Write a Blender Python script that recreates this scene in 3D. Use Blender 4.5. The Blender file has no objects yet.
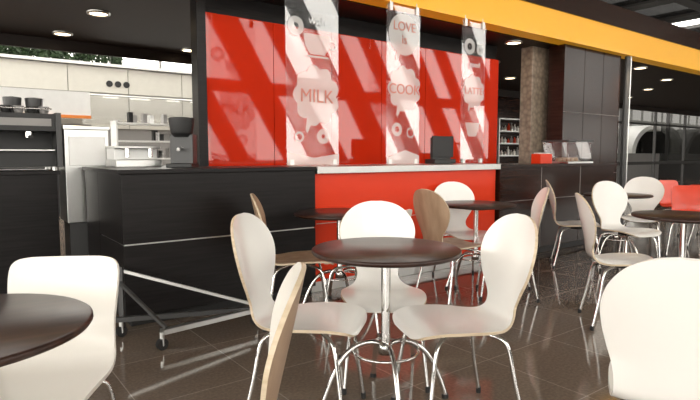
import bpy, math, random
from mathutils import Vector, Matrix
random.seed(4)
scene=bpy.context.scene
scene.view_settings.view_transform='Standard'

# ---------------- materials ----------------
def new_mat(name):
    m=bpy.data.materials.new(name); m.use_nodes=True
    nt=m.node_tree; return m,nt,nt.nodes['Principled BSDF']
def mat(name,col,rough=.5,metal=0,coat=0,noise=.06,scale=8,emit=0,bump=0,spec=.5):
    m,nt,b=new_mat(name)
    b.inputs['Roughness'].default_value=rough
    b.inputs['Metallic'].default_value=metal
    b.inputs['Coat Weight'].default_value=coat
    b.inputs['Coat Roughness'].default_value=.03
    b.inputs['Specular IOR Level'].default_value=spec
    tc=nt.nodes.new('ShaderNodeTexCoord'); n=nt.nodes.new('ShaderNodeTexNoise')
    n.inputs['Scale'].default_value=scale; n.inputs['Detail'].default_value=3
    nt.links.new(tc.outputs['Object'],n.inputs['Vector'])
    r=nt.nodes.new('ShaderNodeMix'); r.data_type='RGBA'
    r.inputs[6].default_value=(*[c*(1-noise) for c in col],1)
    r.inputs[7].default_value=(*[min(1,c*(1+noise)) for c in col],1)
    nt.links.new(n.outputs['Fac'],r.inputs[0]); nt.links.new(r.outputs[2],b.inputs['Base Color'])
    if emit:
        b.inputs['Emission Color'].default_value=(*col,1); b.inputs['Emission Strength'].default_value=emit
    if bump:
        bp=nt.nodes.new('ShaderNodeBump'); bp.inputs['Strength'].default_value=bump
        nt.links.new(n.outputs['Fac'],bp.inputs['Height']); nt.links.new(bp.outputs['Normal'],b.inputs['Normal'])
    return m
def wood(name,c1,c2,rough=.35,coat=0,sc=(3,3,40),spec=.5):
    m,nt,b=new_mat(name); b.inputs['Roughness'].default_value=rough; b.inputs['Coat Weight'].default_value=coat
    b.inputs['Specular IOR Level'].default_value=spec
    tc=nt.nodes.new('ShaderNodeTexCoord'); mp=nt.nodes.new('ShaderNodeMapping'); mp.inputs['Scale'].default_value=sc
    n=nt.nodes.new('ShaderNodeTexNoise'); n.inputs['Scale'].default_value=1.5; n.inputs['Detail'].default_value=6
    cr=nt.nodes.new('ShaderNodeValToRGB'); cr.color_ramp.elements[0].position=.35; cr.color_ramp.elements[1].position=.65
    cr.color_ramp.elements[0].color=(*c1,1); cr.color_ramp.elements[1].color=(*c2,1)
    nt.links.new(tc.outputs['Object'],mp.inputs['Vector']); nt.links.new(mp.outputs['Vector'],n.inputs['Vector'])
    nt.links.new(n.outputs['Fac'],cr.inputs['Fac']); nt.links.new(cr.outputs['Color'],b.inputs['Base Color'])
    return m
def glassy(name,col=(1,1,1),alpha=.12,rough=.02,glossf=.08,tint=(1,1,1)):
    m=bpy.data.materials.new(name); m.use_nodes=True; nt=m.node_tree; nt.nodes.clear()
    o=nt.nodes.new('ShaderNodeOutputMaterial'); t=nt.nodes.new('ShaderNodeBsdfTransparent'); d=nt.nodes.new('ShaderNodeBsdfDiffuse')
    t.inputs['Color'].default_value=(*tint,1)
    g=nt.nodes.new('ShaderNodeBsdfGlossy'); g.inputs['Roughness'].default_value=rough; d.inputs['Color'].default_value=(*col,1)
    m1=nt.nodes.new('ShaderNodeMixShader'); m1.inputs[0].default_value=alpha
    m2=nt.nodes.new('ShaderNodeMixShader'); m2.inputs[0].default_value=glossf
    nt.links.new(t.outputs[0],m1.inputs[1]); nt.links.new(d.outputs[0],m1.inputs[2])
    nt.links.new(m1.outputs[0],m2.inputs[1]); nt.links.new(g.outputs[0],m2.inputs[2]); nt.links.new(m2.outputs[0],o.inputs[0])
    return m
M={}
M['white']=mat('chair_white_lacquer',(.84,.82,.78),.22,0,.3,.02)
M['cream']=mat('chair_cream_lacquer',(.80,.77,.71),.28,0,.2,.03)
M['wood_shade_brown']=wood('chair_veneer_and_shade_brown',(.34,.22,.14),(.47,.33,.22),.4,0,(8,8,2))  # beech for backs; its brown also stands in for shade on two chairs
M['edge']=wood('plywood_edge',(.50,.40,.27),(.64,.53,.39),.5)
M['chrome']=mat('chrome_tube',(.75,.74,.72),.12,1,0,.02)
M['steel']=mat('brushed_steel',(.62,.62,.6),.3,1,0,.05,30)
M['black']=mat('black_rubber',(.015,.015,.015),.5)
M['tabletop']=wood('table_wenge',(.022,.009,.006),(.045,.02,.014),.3,0,(2,30,2),.35)
M['blackwood']=wood('counter_black_laminate',(.006,.005,.005),(.012,.010,.010),.35,0,(2,2,40),.22)
M['brownwood']=wood('panel_dark_brown',(.016,.006,.004),(.030,.013,.008),.18,0,(2,2,30),.25)
M['red']=mat('red_glossy_glass',(.60,.030,.008),.03,0,0,.02,spec=.45)
M['redfront']=mat('red_counter_laminate',(.72,.042,.008),.35,0,0,.02,spec=.3)
M['orange']=mat('orange_beam_paint_glow',(.88,.43,.02),.4,0,.1,.03,emit=.2)  # slight emission added; the beam glows though it is no lamp
M['blackceil']=mat('black_ceiling',(.018,.010,.007),.45,0,0,.1,spec=.3)
M['cream_wall']=mat('cream_wall_panel',(.60,.58,.52),.6)
M['grey']=mat('grey_paint',(.28,.27,.26),.5)
M['dgrey']=mat('dark_grey_paint',(.05,.05,.05),.4)
M['whitep']=mat('white_panel',(.85,.85,.83),.5)
M['lamp']=mat('lamp_warm',(1,.76,.48),.5,emit=8)
M['leaf']=mat('hedge_leaf',(.02,.045,.012),.6,noise=.5,scale=3)
M['glass']=glassy('panel_glass',(.8,.85,.85),.05)
M['roofglass']=glassy('roof_tinted_glass',(.2,.2,.2),.1,.05,.05,(.12,.12,.12))
M['sideglass']=glassy('side_tinted_glass',(.2,.2,.2),.05,.02,.05,(.14,.14,.135))
M['print']=glassy('panel_white_print',(.95,.93,.9),.5,glossf=.02)
M['printtxt']=mat('print_letters',(.55,.22,.17),.5)
M['printwhite']=mat('print_letters_white',(.8,.8,.78),.5)
M['mullion']=mat('facade_mullion',(.03,.028,.026),.5)
M['hallceil']=mat('hall_ceiling',(.35,.33,.31),.7)
M['redchair']=mat('red_chair_plastic',(.72,.05,.012),.3,0,.2)
M['orangestrip']=mat('orange_strip',(.8,.25,.05),.5)

# floor material
m,nt,b=new_mat('floor_polished_granite')
tc=nt.nodes.new('ShaderNodeTexCoord')
br=nt.nodes.new('ShaderNodeTexBrick'); br.offset=0; br.squash=1
for k,v in (('Scale',1.0),('Brick Width',.6),('Row Height',.6),('Mortar Size',.003),('Mortar Smooth',.1)): br.inputs[k].default_value=v
br.inputs['Color1'].default_value=(.155,.12,.094,1); br.inputs['Color2'].default_value=(.178,.138,.107,1); br.inputs['Mortar'].default_value=(.3,.25,.21,1)
nt.links.new(tc.outputs['Object'],br.inputs['Vector'])
ns=nt.nodes.new('ShaderNodeTexNoise'); ns.inputs['Scale'].default_value=60; ns.inputs['Detail'].default_value=4
nt.links.new(tc.outputs['Object'],ns.inputs['Vector'])
cr=nt.nodes.new('ShaderNodeValToRGB'); cr.color_ramp.elements[0].position=.38; cr.color_ramp.elements[1].position=.66
cr.color_ramp.elements[0].color=(.86,.86,.86,1); cr.color_ramp.elements[1].color=(1.1,1.1,1.1,1)
nt.links.new(ns.outputs['Fac'],cr.inputs['Fac'])
mx=nt.nodes.new('ShaderNodeMix'); mx.data_type='RGBA'; mx.blend_type='MULTIPLY'; mx.inputs[0].default_value=1
nt.links.new(br.outputs['Color'],mx.inputs[6]); nt.links.new(cr.outputs['Color'],mx.inputs[7]); nt.links.new(mx.outputs[2],b.inputs['Base Color'])
b.inputs['Roughness'].default_value=.07; b.inputs['Specular IOR Level'].default_value=.65
M['floor']=m
# mosaic column
m,nt,b=new_mat('column_mosaic'); tc=nt.nodes.new('ShaderNodeTexCoord'); vo=nt.nodes.new('ShaderNodeTexVoronoi'); vo.inputs['Scale'].default_value=16
cr=nt.nodes.new('ShaderNodeValToRGB'); cr.color_ramp.elements[0].color=(.40,.32,.24,1); cr.color_ramp.elements[1].color=(.15,.11,.08,1)
nt.links.new(tc.outputs['Object'],vo.inputs['Vector']); nt.links.new(vo.outputs['Distance'],cr.inputs['Fac']); nt.links.new(cr.outputs['Color'],b.inputs['Base Color'])
b.inputs['Roughness'].default_value=.4; M['mosaic']=m

# ---------------- mesh builder ----------------
def K(s,o,z=0): return Vector((-.27+.8*s-.6*o, 4.5+.6*s+.8*o, z))
class MB:
    def __init__(s): s.v=[];s.f=[];s.mi=[];s.sm=[];s.mats=[]
    def mid(s,k):
        if k not in s.mats: s.mats.append(k)
        return s.mats.index(k)
    def add(s,vs,fs,k,smooth=False):
        o=len(s.v); s.v+= [tuple(v) for v in vs]; i=s.mid(k)
        for f in fs: s.f.append(tuple(o+a for a in f)); s.mi.append(i); s.sm.append(smooth)
    def box(s,a,b,k,fn=None):
        vs=[Vector((x,y,z)) for x in (a[0],b[0]) for y in (a[1],b[1]) for z in (a[2],b[2])]
        if fn: vs=[fn(v) for v in vs]
        s.add(vs,[(0,1,3,2),(4,6,7,5),(0,4,5,1),(2,3,7,6),(0,2,6,4),(1,5,7,3)],k)
    def kbox(s,s0,s1,o0,o1,z0,z1,k): s.box((s0,o0,z0),(s1,o1,z1),k,lambda v:K(v.x,v.y,v.z))
    def tube(s,pts,r,k,seg=10,cap=True):
        pts=[Vector(p) for p in pts]; n=len(pts); rr=r if isinstance(r,(list,tuple)) else [r]*n
        t0=(pts[1]-pts[0]).normalized(); up=Vector((0,0,1)) if abs(t0.z)<.9 else Vector((1,0,0))
        x=t0.cross(up).normalized(); vs=[]
        for i,p in enumerate(pts):
            t=(pts[min(i+1,n-1)]-pts[max(i-1,0)]).normalized()
            x=(x-t*x.dot(t)).normalized(); y=t.cross(x)
            for j in range(seg):
                a=2*math.pi*j/seg; vs.append(p+x*math.cos(a)*rr[i]+y*math.sin(a)*rr[i])
        fs=[(i*seg+j,i*seg+(j+1)%seg,(i+1)*seg+(j+1)%seg,(i+1)*seg+j) for i in range(n-1) for j in range(seg)]
        s.add(vs,fs,k,True)
        if cap:
            s.add(vs[:seg],[tuple(range(seg))[::-1]],k); s.add(vs[-seg:],[tuple(range(seg))],k)
    def lathe(s,prof,k,c=(0,0,0),seg=40,smooth=True):
        vs=[];n=len(prof); c=Vector(c)
        for r,z in prof:
            for j in range(seg):
                a=2*math.pi*j/seg; vs.append(c+Vector((r*math.cos(a),r*math.sin(a),z)))
        fs=[(i*seg+j,i*seg+(j+1)%seg,(i+1)*seg+(j+1)%seg,(i+1)*seg+j) for i in range(n-1) for j in range(seg)]
        s.add(vs,fs,k,smooth)
    def mesh(s,name):
        me=bpy.data.meshes.new(name); me.from_pydata(s.v,[],s.f)
        for k in s.mats: me.materials.append(M[k])
        for p,i,sm in zip(me.polygons,s.mi,s.sm): p.material_index=i; p.use_smooth=sm
        me.update(); return me
    def obj(s,name,bevel=0,parent=None):
        o=bpy.data.objects.new(name,s.mesh(name)); scene.collection.objects.link(o)
        if bevel:
            bm=o.modifiers.new('bevel','BEVEL'); bm.width=bevel; bm.segments=2; bm.limit_method='ANGLE'
        if parent: o.parent=parent
        return o
def spline(pts,n):
    out=[];N=len(pts)-1
    for i in range(n+1):
        t=i/n*N; k=min(int(t),N-1); u=t-k
        P=[pts[max(0,k-1)],pts[k],pts[k+1],pts[min(N,k+2)]]
        out.append(tuple(.5*((2*b)+(-a+c)*u+(2*a-5*b+4*c-d)*u*u+(-a+3*b-3*c+d)*u**3) for a,b,c,d in zip(*P)))
    return out

# ---------------- chairs ----------------
def chair_mesh(name,kind,front,back,edge='edge'):
    b=MB()
    if kind in('round','wide'):
        prof=[(.245,.418,.10),(.238,.428,.155),(.215,.441,.19),(.15,.450,.212),(.05,.448,.22),(-.05,.442,.212),(-.13,.438,.185),(-.185,.448,.150),(-.218,.478,.124),(-.234,.525,.118),(-.246,.575,.142),(-.258,.63,.178),(-.272,.69,.206),(-.286,.75,.218),(-.300,.81,.206),(-.311,.860,.172),(-.318,.892,.130),(-.322,.911,.082),(-.324,.919,.03)]
        if kind=='wide':
            ws={6:.20,7:.19,8:.182,9:.182,10:.19,11:.205,12:.218,13:.222}
            prof=[(y,z,ws.get(i,w)) for i,(y,z,w) in enumerate(prof)]
        cup=.035
    else:
        prof=[(.235,.42,.13),(.228,.43,.17),(.205,.441,.19),(.12,.450,.197),(.02,.448,.198),(-.08,.442,.196),(-.15,.444,.192),(-.20,.468,.186),(-.228,.52,.180),(-.245,.59,.180),(-.262,.66,.184),(-.28,.735,.188),(-.292,.78,.186),(-.298,.802,.176),(-.301,.814,.155),(-.302,.819,.12)]
        cup=.03
    P=spline(prof,64); Mx=14; th=.012
    grid=[]
    for (y,z,w) in P:
        row=[]
        back_f=min(1,max(0,(z-.47)/.12))
        for j in range(Mx+1):
            q=-1+2*j/Mx
            q=math.sin(q*math.pi/2)
            row.append(Vector((q*w, y+back_f*cup*(q*w/.2)**2, z+(1-back_f)*.012*(q*w/.2)**2)))
        grid.append(row)
    n=len(grid)
    def nrm(i,j):
        a=grid[min(i+1,n-1)][j]-grid[max(i-1,0)][j]; c=grid[i][min(j+1,Mx)]-grid[i][max(j-1,0)]
        return c.cross(a).normalized()*-1
    N=[[nrm(i,j) for j in range(Mx+1)] for i in range(n)]
    if N[16][Mx//2].z<0: N=[[-x for x in r] for r in N]
    top=[grid[i][j]+N[i][j]*th/2 for i in range(n) for j in range(Mx+1)]
    bot=[grid[i][j]-N[i][j]*th/2 for i in range(n) for j in range(Mx+1)]
    W=Mx+1
    fs=[(i*W+j,(i+1)*W+j,(i+1)*W+j+1,i*W+j+1) for i in range(n-1) for j in range(Mx)]
    b.add(top,fs,front,True); b.add(bot,[f[::-1] for f in fs],back,True)
    loop=[j for j in range(W)]+[i*W+Mx for i in range(1,n)]+[(n-1)*W+j for j in range(Mx-1,-1,-1)]+[i*W for i in range(n-2,0,-1)]
    L=len(loop)
    b.add([top[k] for k in loop]+[bot[k] for k in loop],[(k,(k+1)%L,L+(k+1)%L,L+k) for k in range(L)],edge)
    b.lathe([(0,.405),(.07,.405),(.085,.415),(.085,.432),(0,.432)],'black',seg=20)
    for sx in (-1,1):
        for sy in (-1,1):
            fy=.215 if sy>0 else .235
            pts=spline([(sx*.03,sy*.04,.418),(sx*.10,sy*.10,.414),(sx*.15,sy*.145,.402),(sx*.172,sy*.168,.36),(sx*.19,sy*.19,.22),(sx*.21,sy*fy,.012)],20)
            b.tube(pts,.0095,'chrome')
            b.tube([(sx*.21,sy*fy,.03),(sx*.211,sy*(fy+.001),0)],.013,'black',8)
    return b.mesh(name)
CH={'w':chair_mesh('chair_round_white','round','white','white'),
    'v':chair_mesh('chair_wide_white','wide','white','white','white'),
    's':chair_mesh('chair_square_cream','square','cream','cream','cream'),
    'b':chair_mesh('chair_round_beech','round','cream','wood_shade_brown'),
    'bb':chair_mesh('chair_round_shade_brown','round','wood_shade_brown','wood_shade_brown'),  # shade put into the colour: whole shell brown
    'r':chair_mesh('chair_red','square','redchair','redchair','redchair')}
def chair(k,x,y,fx,fy,name='cafe_chair'):
    o=bpy.data.objects.new(name,CH[k]); scene.collection.objects.link(o)
    o.location=(x,y,0); o.rotation_euler=(0,0,math.atan2(-fx,fy)); return o
chair('w',-.19,2.40,1,-.22)        # left of centre table
chair('w',.17,2.83,.05,-1)         # behind
chair('w',.47,2.36,-1,-.26)        # right
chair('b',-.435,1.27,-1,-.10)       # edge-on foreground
chair('s',-1.0,1.66,.12,-1)        # left foreground
chair('v',1.06,1.66,.52,.85)          # right foreground
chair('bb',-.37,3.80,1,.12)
chair('s',.10,3.72,-.8,.5)
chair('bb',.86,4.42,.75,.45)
chair('w',1.08,5.10,.2,-1)
chair('w',1.32,4.52,-1,.16)
chair('w',1.92,3.74,1,-.22)
chair('w',2.72,5.25,.3,-1)
chair('w',2.42,5.72,1,-.3)
chair('w',3.45,6.35,-.6,-1)
chair('w',3.75,5.2,-1,.3)
for x,y,fx,fy in ((4.7,7.6,.3,-1),(5.3,7.7,-.4,-1),(4.6,6.7,.9,.2),(6.1,8.3,-1,-.3),(3.95,6.25,-.6,-1)):
    chair('r',x,y,fx,fy,'red_cafe_chair')

# ---------------- tables ----------------
b=MB()
b.lathe([(0,.726),(.335,.726),(.346,.730),(.351,.738),(.350,.747),(.344,.751),(0,.751)],'tabletop',seg=72)
b.lathe([(0,.700),(.12,.700),(.125,.706),(.125,.726)],'black',seg=32)
b.tube([(0,0,.24),(0,0,.71)],.022,'chrome',16)
b.lathe([(.022,.30),(.034,.30),(.034,.24),(.022,.24)],'chrome',seg=20)
for i in range(4):
    a=math.pi/2*i; c,s_=math.cos(a),math.sin(a)
    pr=spline([(.02,.285),(.07,.30),(.14,.285),(.20,.235),(.25,.15),(.285,.06),(.30,.012)],20)
    b.tube([(r*c,r*s_,z) for r,z in pr],.0125,'chrome')
    b.tube([(.30*c,.30*s_,.02),(.30*c,.30*s_,0)],.017,'black',10)
ring=[(.155*math.cos(t*math.pi/20),.155*math.sin(t*math.pi/20),.255) for t in range(41)]
b.tube(ring,.007,'chrome',8,False)
TM=b.mesh('round_table')
def table(x,y,rot=0):
    o=bpy.data.objects.new('round_cafe_table',TM); scene.collection.objects.link(o); o.location=(x,y,0); o.rotation_euler=(0,0,rot)
table(.17,2.52,.15); table(-1.04,1.34,.6); table(-.08,4.12,.3); table(1.14,4.86,.4); table(2.45,3.93,.2); table(2.98,6.0,.5); table(4.3,5.5,.1)

# ---------------- shell ----------------
ang=math.atan2(.6,.8)
me=bpy.data.meshes.new('floor'); me.from_pydata([(-30,-16,0),(45,-16,0),(45,30,0),(-30,30,0)],[],[(0,1,2,3)]); me.materials.append(M['floor'])
fl=bpy.data.objects.new('floor',me); scene.collection.objects.link(fl); fl.rotation_euler=(0,0,ang); fl.location=K(0,0)
b=MB(); b.kbox(-8.8,26,.78,4.65,2.75,3.35,'blackceil'); b.obj('ceiling')
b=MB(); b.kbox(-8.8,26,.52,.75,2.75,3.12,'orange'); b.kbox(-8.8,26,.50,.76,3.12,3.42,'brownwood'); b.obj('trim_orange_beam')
b=MB(); b.kbox(-14,32,-10,2,7.5,7.7,'hallceil')
b.kbox(7,26,2,16,7.5,7.52,'roofglass')
for i in range(14): b.kbox(-14+3.5*i,-13.2+3.5*i,2,16,7.4,7.7,'mullion')
for i in range(5): b.kbox(-14,32,3+2.6*i,3.5+2.6*i,7.2,7.4,'mullion')
b.obj('ceiling_hall')
b=MB()
b.kbox(-8.8,32,-10.2,-10,0,1.0,'mullion'); b.kbox(-8.8,32,-10.2,-10,6.8,7.5,'mullion')
for i in range(20):
    s0=-5+2.0*i
    def fn(v,s0=s0): return K(s0+v.x+(-.6)*v.z, v.y, 1.0+v.z)
    b.box((0,-10.15,0),(.7 if i%2 else 1.05,-10,5.8),'mullion',fn)
b.kbox(-8.8,32,-10.15,-10,3.2,3.6,'mullion')
b.obj('window_facade')
b=MB(); b.kbox(-9.2,-9,-9.9,16,0,.4,'mullion'); b.kbox(-9.2,-9,-9.9,16,7.0,7.5,'mullion'); b.kbox(-9.2,-9,-9.9,16,3.4,3.55,'mullion')
for i in range(13): b.kbox(-9.2,-9,-9.9+2*i,-9.75+2*i,.4,7.0,'mullion')
b.obj('window_left')

# ---------------- kiosk ----------------
b=MB()
b.kbox(-1.55,-.01,.02,.70,.08,.575,'blackwood'); b.kbox(-1.55,-.01,.02,.70,.585,1.06,'blackwood')
b.kbox(-1.55,-.9,.70,1.15,.08,1.06,'blackwood')
b.kbox(-1.54,-.02,.03,.69,.57,.59,'steel')
b.kbox(-1.57,-.01,.0,.72,1.06,1.09,'blackwood'); b.kbox(-1.57,-.88,.72,1.17,1.06,1.09,'blackwood')
b.kbox(-1.5,-.02,.08,.65,0,.08,'black')
b.obj('bar_counter_black',.003)
b=MB()
b.kbox(.0,2.4,.06,.66,.10,1.03,'redfront'); b.kbox(.0,2.4,.10,.62,0,.10,'steel')
b.kbox(.0,2.41,.0,.70,1.03,1.09,'steel')
b.kbox(.02,2.38,.05,.06,.60,.606,'steel')
b.obj('bar_counter_red',.004)
b=MB()
b.kbox(2.43,4.9,.02,.6,.08,1.04,'brownwood'); b.kbox(2.43,4.95,0,.62,1.04,1.08,'brownwood'); b.kbox(2.45,4.9,.06,.55,0,.08,'black')
for s_ in (3.2,4.05): b.kbox(s_,s_+.006,.014,.02,.08,1.04,'grey')
b.kbox(2.44,4.88,.012,.02,.66,.666,'grey')
b.obj('bar_counter_brown',.003)
b=MB()
b.kbox(-6,-1.75,1.2,1.85,.08,1.03,'blackwood'); b.kbox(-6,-1.73,1.18,1.87,1.03,1.06,'blackwood'); b.kbox(-6,-1.8,1.26,1.8,0,.08,'black')
for s_ in (-2.4,-3.1,-3.8): b.kbox(s_,s_+.006,1.19,1.2,.08,1.03,'grey')
b.obj('back_counter_left',.003)
b=MB()
sl=-.42; w=(4.0-sl)/6
for i in range(6): b.kbox(sl+i*w+.004,sl+(i+1)*w-.004,1.3,1.34,0,2.55,'red')
b.kbox(sl,4.0,1.34,1.42,0,2.75,'blackwood')
b.obj('wall_red_panels')
b=MB(); b.kbox(-.52,-.43,1.26,1.42,0,2.75,'blackwood'); b.obj('column_black',.004)
b=MB(); b.kbox(4.38,5.1,1.0,1.2,0,2.75,'mosaic'); b.obj('column_mosaic',.01)
b=MB()
for i in range(3): b.kbox(4.62+.53*i,5.14+.53*i,.64,.9,0,2.75,'brownwood')
for z in (.9,1.8): b.kbox(4.62,6.2,.635,.66,z,z+.006,'grey')
b.obj('wall_brown_panels',.004)
b=MB(); b.tube([K(6.32,.6,0),K(6.32,.6,2.75)],.04,'dgrey',20); b.tube([K(6.36,.56,0),K(6.36,.56,2.75)],.010,'steel',10); b.lathe([(.045,0),(.09,0),(.09,.02),(.045,.03)],'steel',K(6.32,.6)); b.obj('column_steel')
b=MB(); b.kbox(6.5,12.6,5.0,5.15,0,2.75,'brownwood'); b.kbox(-8.8,26,4.6,4.65,2.6,2.75,'blackceil'); b.obj('wall_back_dark')
b=MB()
for z in (1.15,1.45,1.75,2.05): b.kbox(8.3,11.2,4.6,4.99,z,z+.03,'steel')
for s_ in (8.3,9.7,11.17): b.kbox(s_,s_+.03,4.6,4.99,0,2.08,'steel')
cols=['whitep','cream','grey','redchair','steel']
for z in (1.18,1.48,1.78):
    for i in range(22):
        s_=8.4+i*.125; h=random.uniform(.1,.22)
        b.tube([K(s_,4.78,z),K(s_,4.78,z+h*.65),K(s_,4.78,z+h*.75),K(s_,4.78,z+h)],[.035,.035,.014,.014],random.choice(cols),8)
b.obj('bottle_shelf')
b=MB()
for s_,o_ in ((-1.04,2.78),(-1.18,4.14),(.52,4.24),(-2.6,1.9),(-3.2,3.0),(3.93,1.0),(5,2.2),(6.5,1.6),(6.8,3.2),(8,2.2),(9,3.4),(9.6,1.4),(11,2.4),(12,1.2),(12.5,3.6),(14.5,2.2),(15,1.1),(17,2.6),(5.5,3.6),(7.6,1.0)):
    p=K(s_,o_,2.735)
    b.lathe([(0,0),(.095,0)],'lamp',p,20,False); b.lathe([(.095,-.006),(.12,-.006),(.123,.015)],'steel',p,20)
b.obj('ceiling_downlights')
for s_,o_,e in ((5,2.2,24),(-1.4,2.4,30),(6.3,.3,20),(9,2.4,30)):
    l=bpy.data.lights.new('spot','SPOT'); l.energy=e*2; l.color=(1,.78,.52); l.spot_size=2.2; l.spot_blend=.6; l.shadow_soft_size=.08
    o=bpy.data.objects.new('downlight_beam',l); scene.collection.objects.link(o); o.location=K(s_,o_,2.68)

# ---------------- printed glass panels ----------------
R3=Matrix(((.8,0,.6),(.6,0,-.8),(0,1,0))).to_4x4()
def place(o,s_,o_,z): 
    o.matrix_world=Matrix.Translation(K(s_,o_,z))@R3
def blob(b,cx,cz,rx,rz,bumps,amp,s0,off,k='print',tail=True,n=96):
    vs=[]
    for i in range(n):
        a=2*math.pi*i/n; r=1+amp*(abs(math.sin(a*bumps/2))-.5)
        x,z=cx+rx*r*math.cos(a),cz+rz*r*math.sin(a)
        if tail and abs(a-math.pi*1.38)<.09: x-=rx*.1; z-=rz*.35
        vs.append(K(s0+x,off,z))
    b.add(vs,[tuple(range(n))],k)
def ringm(b,cx,cz,r0,r1,s0,off,k='print',n=40,sc=1):
    vs=[K(s0+cx+r*math.cos(2*math.pi*i/n),off,cz+r*sc*math.sin(2*math.pi*i/n)) for r in (r0,r1) for i in range(n)]
    b.add(vs,[(i,(i+1)%n,n+(i+1)%n,n+i) for i in range(n)],k)
def poly(b,pts,s0,off,k='print'): b.add([K(s0+x,off,z) for x,z in pts],[tuple(range(len(pts)))],k)
def text(body,s_,off,z,size,k,parent):
    c=bpy.data.curves.new('lettering','FONT'); c.body=body; c.size=size; c.align_x='CENTER'; c.align_y='CENTER'; c.extrude=.001; c.offset=0
    c.materials.append(M[k]); o=bpy.data.objects.new('lettering_'+body.split()[0].lower(),c); scene.collection.objects.link(o)
    place(o,s_,off,z); o.parent=parent
def panel(s0,s1,o_,z0,z1):
    b=MB(); b.kbox(s0,s1,o_,o_+.01,z0,z1,'glass')
    for sx in (s0+.05,s1-.05):
        b.kbox(sx-.02,sx+.02,o_-.01,o_+.02,z1-.06,z1+.02,'steel')
        b.kbox(sx-.02,sx+.02,o_-.01,o_+.02,z0,z0+.05,'steel')
        b.tube([K(sx,o_+.005,z1),K(sx,o_+.005,max(z1+.01,2.76))],.004,'steel',6)
    return b
O=.45
b=panel(-.03,.54,O,1.095,2.74)
f=O-.004
blob(b,.29,1.73,.235,.26,9,.16,0.0,f)
poly(b,[(.22,2.10),(.38,2.10),(.43,2.17),(.45,2.28),(.15,2.28),(.17,2.17)],0,f); ringm(b,.465,2.20,.03,.048,0,f)
poly(b,[(.17,2.072),(.43,2.072),(.41,2.09),(.19,2.09)],0,f)
ringm(b,.07,2.33,.03,.085,0,f); ringm(b,.10,1.35,.03,.05,0,f); ringm(b,.36,1.36,.02,.07,0,f)
poly(b,[(-.03,1.095),(.54,1.095),(.54,1.20),(.26,1.16),(-.03,1.22)],0,f)
p=b.obj('printed_glass_panel'); text('MILK',.29,f-.006,1.72,.17,'printtxt',p); text('with',.30,f-.003,2.40,.11,'printwhite',p)
b=panel(1.14,1.60,O,1.095,2.70)
blob(b,1.37,2.42,.21,.21,2,.0,0,f); blob(b,1.38,1.87,.215,.22,9,.16,0,f)
ringm(b,1.28,1.45,.03,.07,0,f); ringm(b,1.47,1.42,.04,.055,0,f)
poly(b,[(1.14,1.095),(1.60,1.095),(1.60,1.18),(1.4,1.24),(1.14,1.16)],0,f)
p=b.obj('printed_glass_panel'); text('LOVE\nis',1.37,f-.006,2.43,.13,'printtxt',p); text('COOK',1.38,f-.006,1.86,.145,'printtxt',p)
b=panel(2.26,2.66,O,1.095,2.70)
blob(b,2.46,1.92,.18,.18,9,.14,0,f); ringm(b,2.38,2.42,.04,.09,0,f); ringm(b,2.56,2.40,.02,.06,0,f)
poly(b,[(2.38,1.4),(2.52,1.4),(2.58,1.56),(2.32,1.56)],0,f)
p=b.obj('printed_glass_panel'); text('LATTE',2.46,f-.006,1.92,.11,'printtxt',p); text('good',2.47,f-.003,2.22,.09,'printwhite',p)

# ---------------- appliances ----------------
b=MB()
s0=-2.42;o0=1.24;z0=1.06
wd=.70
b.kbox(s0,s0+wd,o0+.06,o0+.5,z0+.03,z0+.16,'black'); b.kbox(s0,s0+wd,o0+.24,o0+.5,z0+.16,z0+.36,'black'); b.kbox(s0,s0+wd,o0+.0,o0+.5,z0+.32,z0+.46,'black')
b.kbox(s0+.05,s0+wd-.05,o0-.004,o0,z0+.36,z0+.42,'grey')
b.kbox(s0-.02,s0+.02,o0-.02,o0+.5,z0+.03,z0+.47,'dgrey'); b.kbox(s0+wd-.02,s0+wd+.02,o0-.02,o0+.5,z0+.03,z0+.47,'dgrey')
b.kbox(s0+.03,s0+wd-.03,o0+.0,o0+.24,z0+.16,z0+.172,'steel')
for dx in (.18,.50):
    b.tube([K(s0+dx,o0+.12,z0+.33),K(s0+dx,o0+.12,z0+.27)],.035,'chrome',16); b.tube([K(s0+dx,o0+.12,z0+.28),K(s0+dx,o0-.07,z0+.27)],.012,'black')
for dx in (.03,wd-.03):
    for do in (.08,.46): b.tube([K(s0+dx,o0+do,z0),K(s0+dx,o0+do,z0+.05)],.02,'steel')
b.tube([K(s0+.04,o0+.02,z0+.5),K(s0+wd-.04,o0+.02,z0+.5)],.006,'chrome')
for i in range(7):
    for j in range(2):
        b.lathe([(.025,0),(.035,.03),(.04,.065),(.036,.065),(.03,.03),(.0,.01)],'black' if (i+j)%2 else 'grey',K(s0+.08+.09*i,o0+.14+.14*j,z0+.46),14)
for dx in (.42,.58):
    b.lathe([(.05,0),(.06,.03),(.07,.14),(.07,.15),(0,.16)],'dgrey',K(s0+dx,o0+.38,z0+.46),18)
b.obj('espresso_machine',.006)
b=MB()
s0=-1.68
b.kbox(s0,s0+.34,1.24,1.6,.62,1.40,'steel'); b.kbox(s0+.03,s0+.31,1.22,1.24,1.1,1.34,'whitep'); b.kbox(s0+.02,s0+.32,1.28,1.56,0,.62,'dgrey')
b.kbox(s0-.01,s0+.35,1.22,1.62,1.40,1.43,'steel'); b.tube([K(s0+.17,1.24,1.05),K(s0+.17,1.19,1.05),K(s0+.17,1.19,1.0)],.014,'chrome')
b.obj('steel_water_boiler',.008)
b=MB()
s0=-1.40
b.kbox(s0,s0+.36,.75,1.1,1.09,1.15,'steel'); b.kbox(s0+.01,s0+.35,.85,1.1,1.15,1.24,'whitep'); b.kbox(s0,s0+.36,.78,1.1,1.24,1.26,'steel')
for dx in (.1,.28): b.tube([K(s0+dx,.8,1.24),K(s0+dx,.8,1.17)],.02,'chrome')
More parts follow.
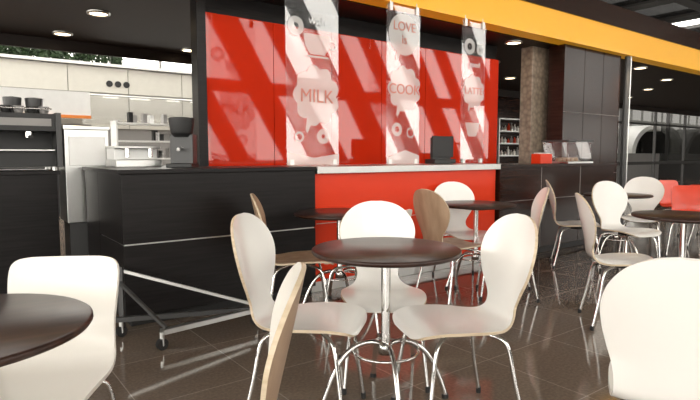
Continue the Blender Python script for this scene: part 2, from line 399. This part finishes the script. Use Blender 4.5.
b.obj('sandwich_grill',.005)
b=MB()
c=K(-.96,.5,1.09)
b.box((-.10,-.1,0),(.10,.1,.03),'black',lambda v:c+v); b.box((-.09,-.02,.03),(.09,.1,.26),'dgrey',lambda v:c+v)
b.lathe([(.06,.24),(.085,.27),(.10,.38),(.10,.39),(0,.40)],'black',c,20); b.tube([c+Vector((0,-.02,.15)),c+Vector((0,-.1,.14))],.015,'chrome')
b.obj('coffee_grinder',.004)
b=MB()
b.kbox(3.45,3.70,.2,.34,1.08,1.20,'redfront'); b.kbox(3.47,3.68,.22,.32,1.20,1.215,'whitep'); b.obj('napkin_box',.008)
b=MB(); b.kbox(3.9,4.5,.1,.5,1.08,1.10,'steel'); b.kbox(3.92,4.48,.12,.48,1.10,1.36,'glass'); b.kbox(3.9,4.5,.1,.5,1.36,1.38,'dgrey')
for i in range(5): b.lathe([(0,0),(.035,0),(.04,.03),(.03,.05),(0,.055)],'wood_shade_brown',K(4.0+.1*i,.3,1.10),12)
b.obj('pastry_display_case')
b=MB(); b.kbox(1.9,2.24,.5,.66,1.09,1.14,'black'); b.kbox(1.92,2.22,.56,.6,1.14,1.38,'dgrey'); b.kbox(1.9,2.24,.54,.56,1.16,1.4,'black'); b.obj('cash_register_screen',.005)

# ---------------- rolling barrier base ----------------
b=MB()
A=Vector((-1.15,3.22,.11)); B=Vector((-.66,3.70,.11)); pz=Vector((0,0,1))
def bar(p,q,wd,ht,k):
    t=(q-p).normalized(); sd=t.cross(pz).normalized()*wd/2; u=sd.cross(t).normalized()*ht/2
    vs=[p+sd+u,p-sd+u,p-sd-u,p+sd-u,q+sd+u,q-sd+u,q-sd-u,q+sd-u]
    b.add(vs,[(0,1,2,3),(7,6,5,4),(0,4,5,1),(1,5,6,2),(2,6,7,3),(3,7,4,0)],k)
bar(A,B,.05,.03,'steel')
bar(Vector((-1.50,3.50,.43)),Vector((-.69,3.68,.16)),.02,.02,'steel')
bar(Vector((-1.50,3.46,.36)),A+Vector((0.02,.02,.02)),.02,.02,'dgrey')
bar(Vector((-1.56,3.42,.12)),Vector((-.67,3.69,.12)),.03,.03,'dgrey')
bar(Vector((-1.50,3.48,.03)),Vector((-1.50,3.481,.46)),.03,.03,'dgrey')
for p in (A,B,Vector((-1.5,3.46,.11))):
    sd=Vector((.7,-.7,0))
    b.tube([p+sd*.015+Vector((0,0,-.075)),p-sd*.015+Vector((0,0,-.075))],.035,'black',20)
    b.tube([p,p+Vector((0,0,-.04))],.015,'steel')
    bar(p+sd*.022+Vector((0,0,-.03)),p+sd*.022+Vector((.001,0,-.08)),.02,.004,'steel'); bar(p-sd*.022+Vector((0,0,-.03)),p-sd*.022+Vector((.001,0,-.08)),.02,.004,'steel')
b.obj('rolling_stand_base')

# ---------------- far left background ----------------
b=MB()
b.kbox(-8.8,6,12.05,12.3,0,3.53,'grey')
for i in range(9):
    b.kbox(-8.8+1.5*i,-7.32+1.5*i,12,12.05,2.85,3.52,'cream_wall'); b.kbox(-8.8+1.5*i,-7.32+1.5*i,12,12.05,1.9,2.82,'cream_wall')
for c0 in (-1.9,1.2,-5):
    for j in range(3):
        p=K(c0+.22*j,11.98,3.1); q=K(c0+.22*j,12.02,3.1); b.tube([p,q],.085,'black',16)
b.kbox(-8.8,6,11.6,11.64,2.0,2.72,'glass'); b.tube([K(-8.8,11.62,2.74),K(6,11.62,2.74)],.025,'steel')
b.obj('wall_back_cream')
b=MB(); b.kbox(-8.8,6,11.9,12.3,3.55,3.62,'whitep')
for i in range(6500):
    s_=random.uniform(-8.6,1.6); hh=.42+.12*math.sin(s_*2.3)+.08*math.sin(s_*7)
    c=K(s_,12.05+random.uniform(0,.35),3.68+random.uniform(0,1)**1.2*hh); r=random.uniform(.04,.09)
    u=Vector((random.uniform(-1,1),random.uniform(-1,1),random.uniform(-1,1))).normalized(); v=u.orthogonal().normalized()*.5
    b.add([c-u*r,c+v*r,c+u*r,c-v*r],[(0,1,2,3)],'leaf')
b.obj('hedge_planter')
b=MB()
b.kbox(-8.8,20,14,14.1,3.3,3.5,'grey')
for i in range(20): b.kbox(-8.8+1.5*i,-8.72+1.5*i,14,14.1,0,7.2,'grey')
for z in (4.3,5.4): b.kbox(-8.8,20,14,14.08,z,z+.08,'grey')
b.obj('window_back_frames')
b=MB()
b.kbox(-7,-.1,8,9,1.95,2.42,'whitep'); b.kbox(-7,-.1,7.98,8,1.90,1.96,'orangestrip'); b.kbox(-6.9,-.2,8.3,8.9,0,1.9,'cream_wall')
for i in range(6): b.kbox(-6.8+1.15*i,-5.8+1.15*i,8.25,8.3,1.0,1.8,'grey')
b.kbox(-7,-.1,8,8.3,.0,.95,'dgrey')
b.obj('far_shop_kiosk')
b=MB()
for i in range(3):
    z=1.1+.32*i; b.kbox(-.0,3.2,6.5,6.9,z,z+.03,'whitep')
for s_ in (0,1.6,3.17): b.kbox(s_,s_+.03,6.5,6.9,0,1.8,'whitep')
for i in range(40):
    s_=.08+random.random()*3; z=1.13+.32*random.randint(0,2); h=random.uniform(.08,.2)
    b.kbox(s_,s_+.07,6.6,6.75,z,z+h,random.choice(['dgrey','grey','grey','whitep','black']))
b.obj('display_shelf')

# ---------------- far right: glazing and outdoor arches ----------------
b=MB()
for i in range(6): b.kbox(12.6+2.4*i,12.66+2.4*i,5,5.08,0,2.75,'mullion')
b.kbox(12.6,25.8,5,5.08,.85,.95,'mullion'); b.kbox(12.6,25.8,5,5.08,2.2,2.26,'mullion')
b.obj('window_right')
b=MB()
for k in range(4):
    s0=21.5+4.9*k; vs=[];n=24
    for oo in (9,11):
        for rr in (2.3,1.95):
            for i in range(n+1):
                a=math.pi*i/n; vs.append(K(s0+rr*math.cos(a),oo,1.25+rr*.62*math.sin(a)))
    W=n+1; fs=[]
    for i in range(n):
        fs+=[(i,i+1,W+i+1,W+i),(2*W+i,3*W+i,3*W+i+1,2*W+i+1),(i,2*W+i,2*W+i+1,i+1),(W+i,W+i+1,3*W+i+1,3*W+i)]
    b.add(vs,fs,'whitep',False)
b.kbox(17,38,9,11,0,1.25,'grey'); b.kbox(17,38,11.2,11.3,0,2.2,'cream_wall')
for i in range(14): b.kbox(17+1.5*i,17.1+1.5*i,11.1,11.2,0,2.2,'dgrey')
b.obj('terminal_arches')
b=MB()
b.kbox(27,27.1,-9.8,13.5,0,.9,'mullion'); b.kbox(27,27.1,-9.8,13.5,3.6,3.9,'mullion'); b.kbox(27.03,27.06,-9.8,13.5,.9,7.4,'sideglass')
for i in range(11): b.kbox(27,27.12,-9.8+2.3*i,-9.65+2.3*i,.9,7.4,'mullion')
b.obj('window_end')

# ---------------- world, light, camera ----------------
w=bpy.data.worlds.new('World'); scene.world=w; w.use_nodes=True
w.node_tree.nodes['Background'].inputs[0].default_value=(1,.96,.89,1); w.node_tree.nodes['Background'].inputs[1].default_value=6.3
cam=bpy.data.cameras.new('camera'); cam.lens=540/700*36; cam.sensor_width=36; cam.clip_start=.05; cam.clip_end=200
co=bpy.data.objects.new('camera',cam); scene.collection.objects.link(co); co.location=(0,0,1.19); co.rotation_euler=(math.radians(90-4.8),0,0)
scene.camera=co
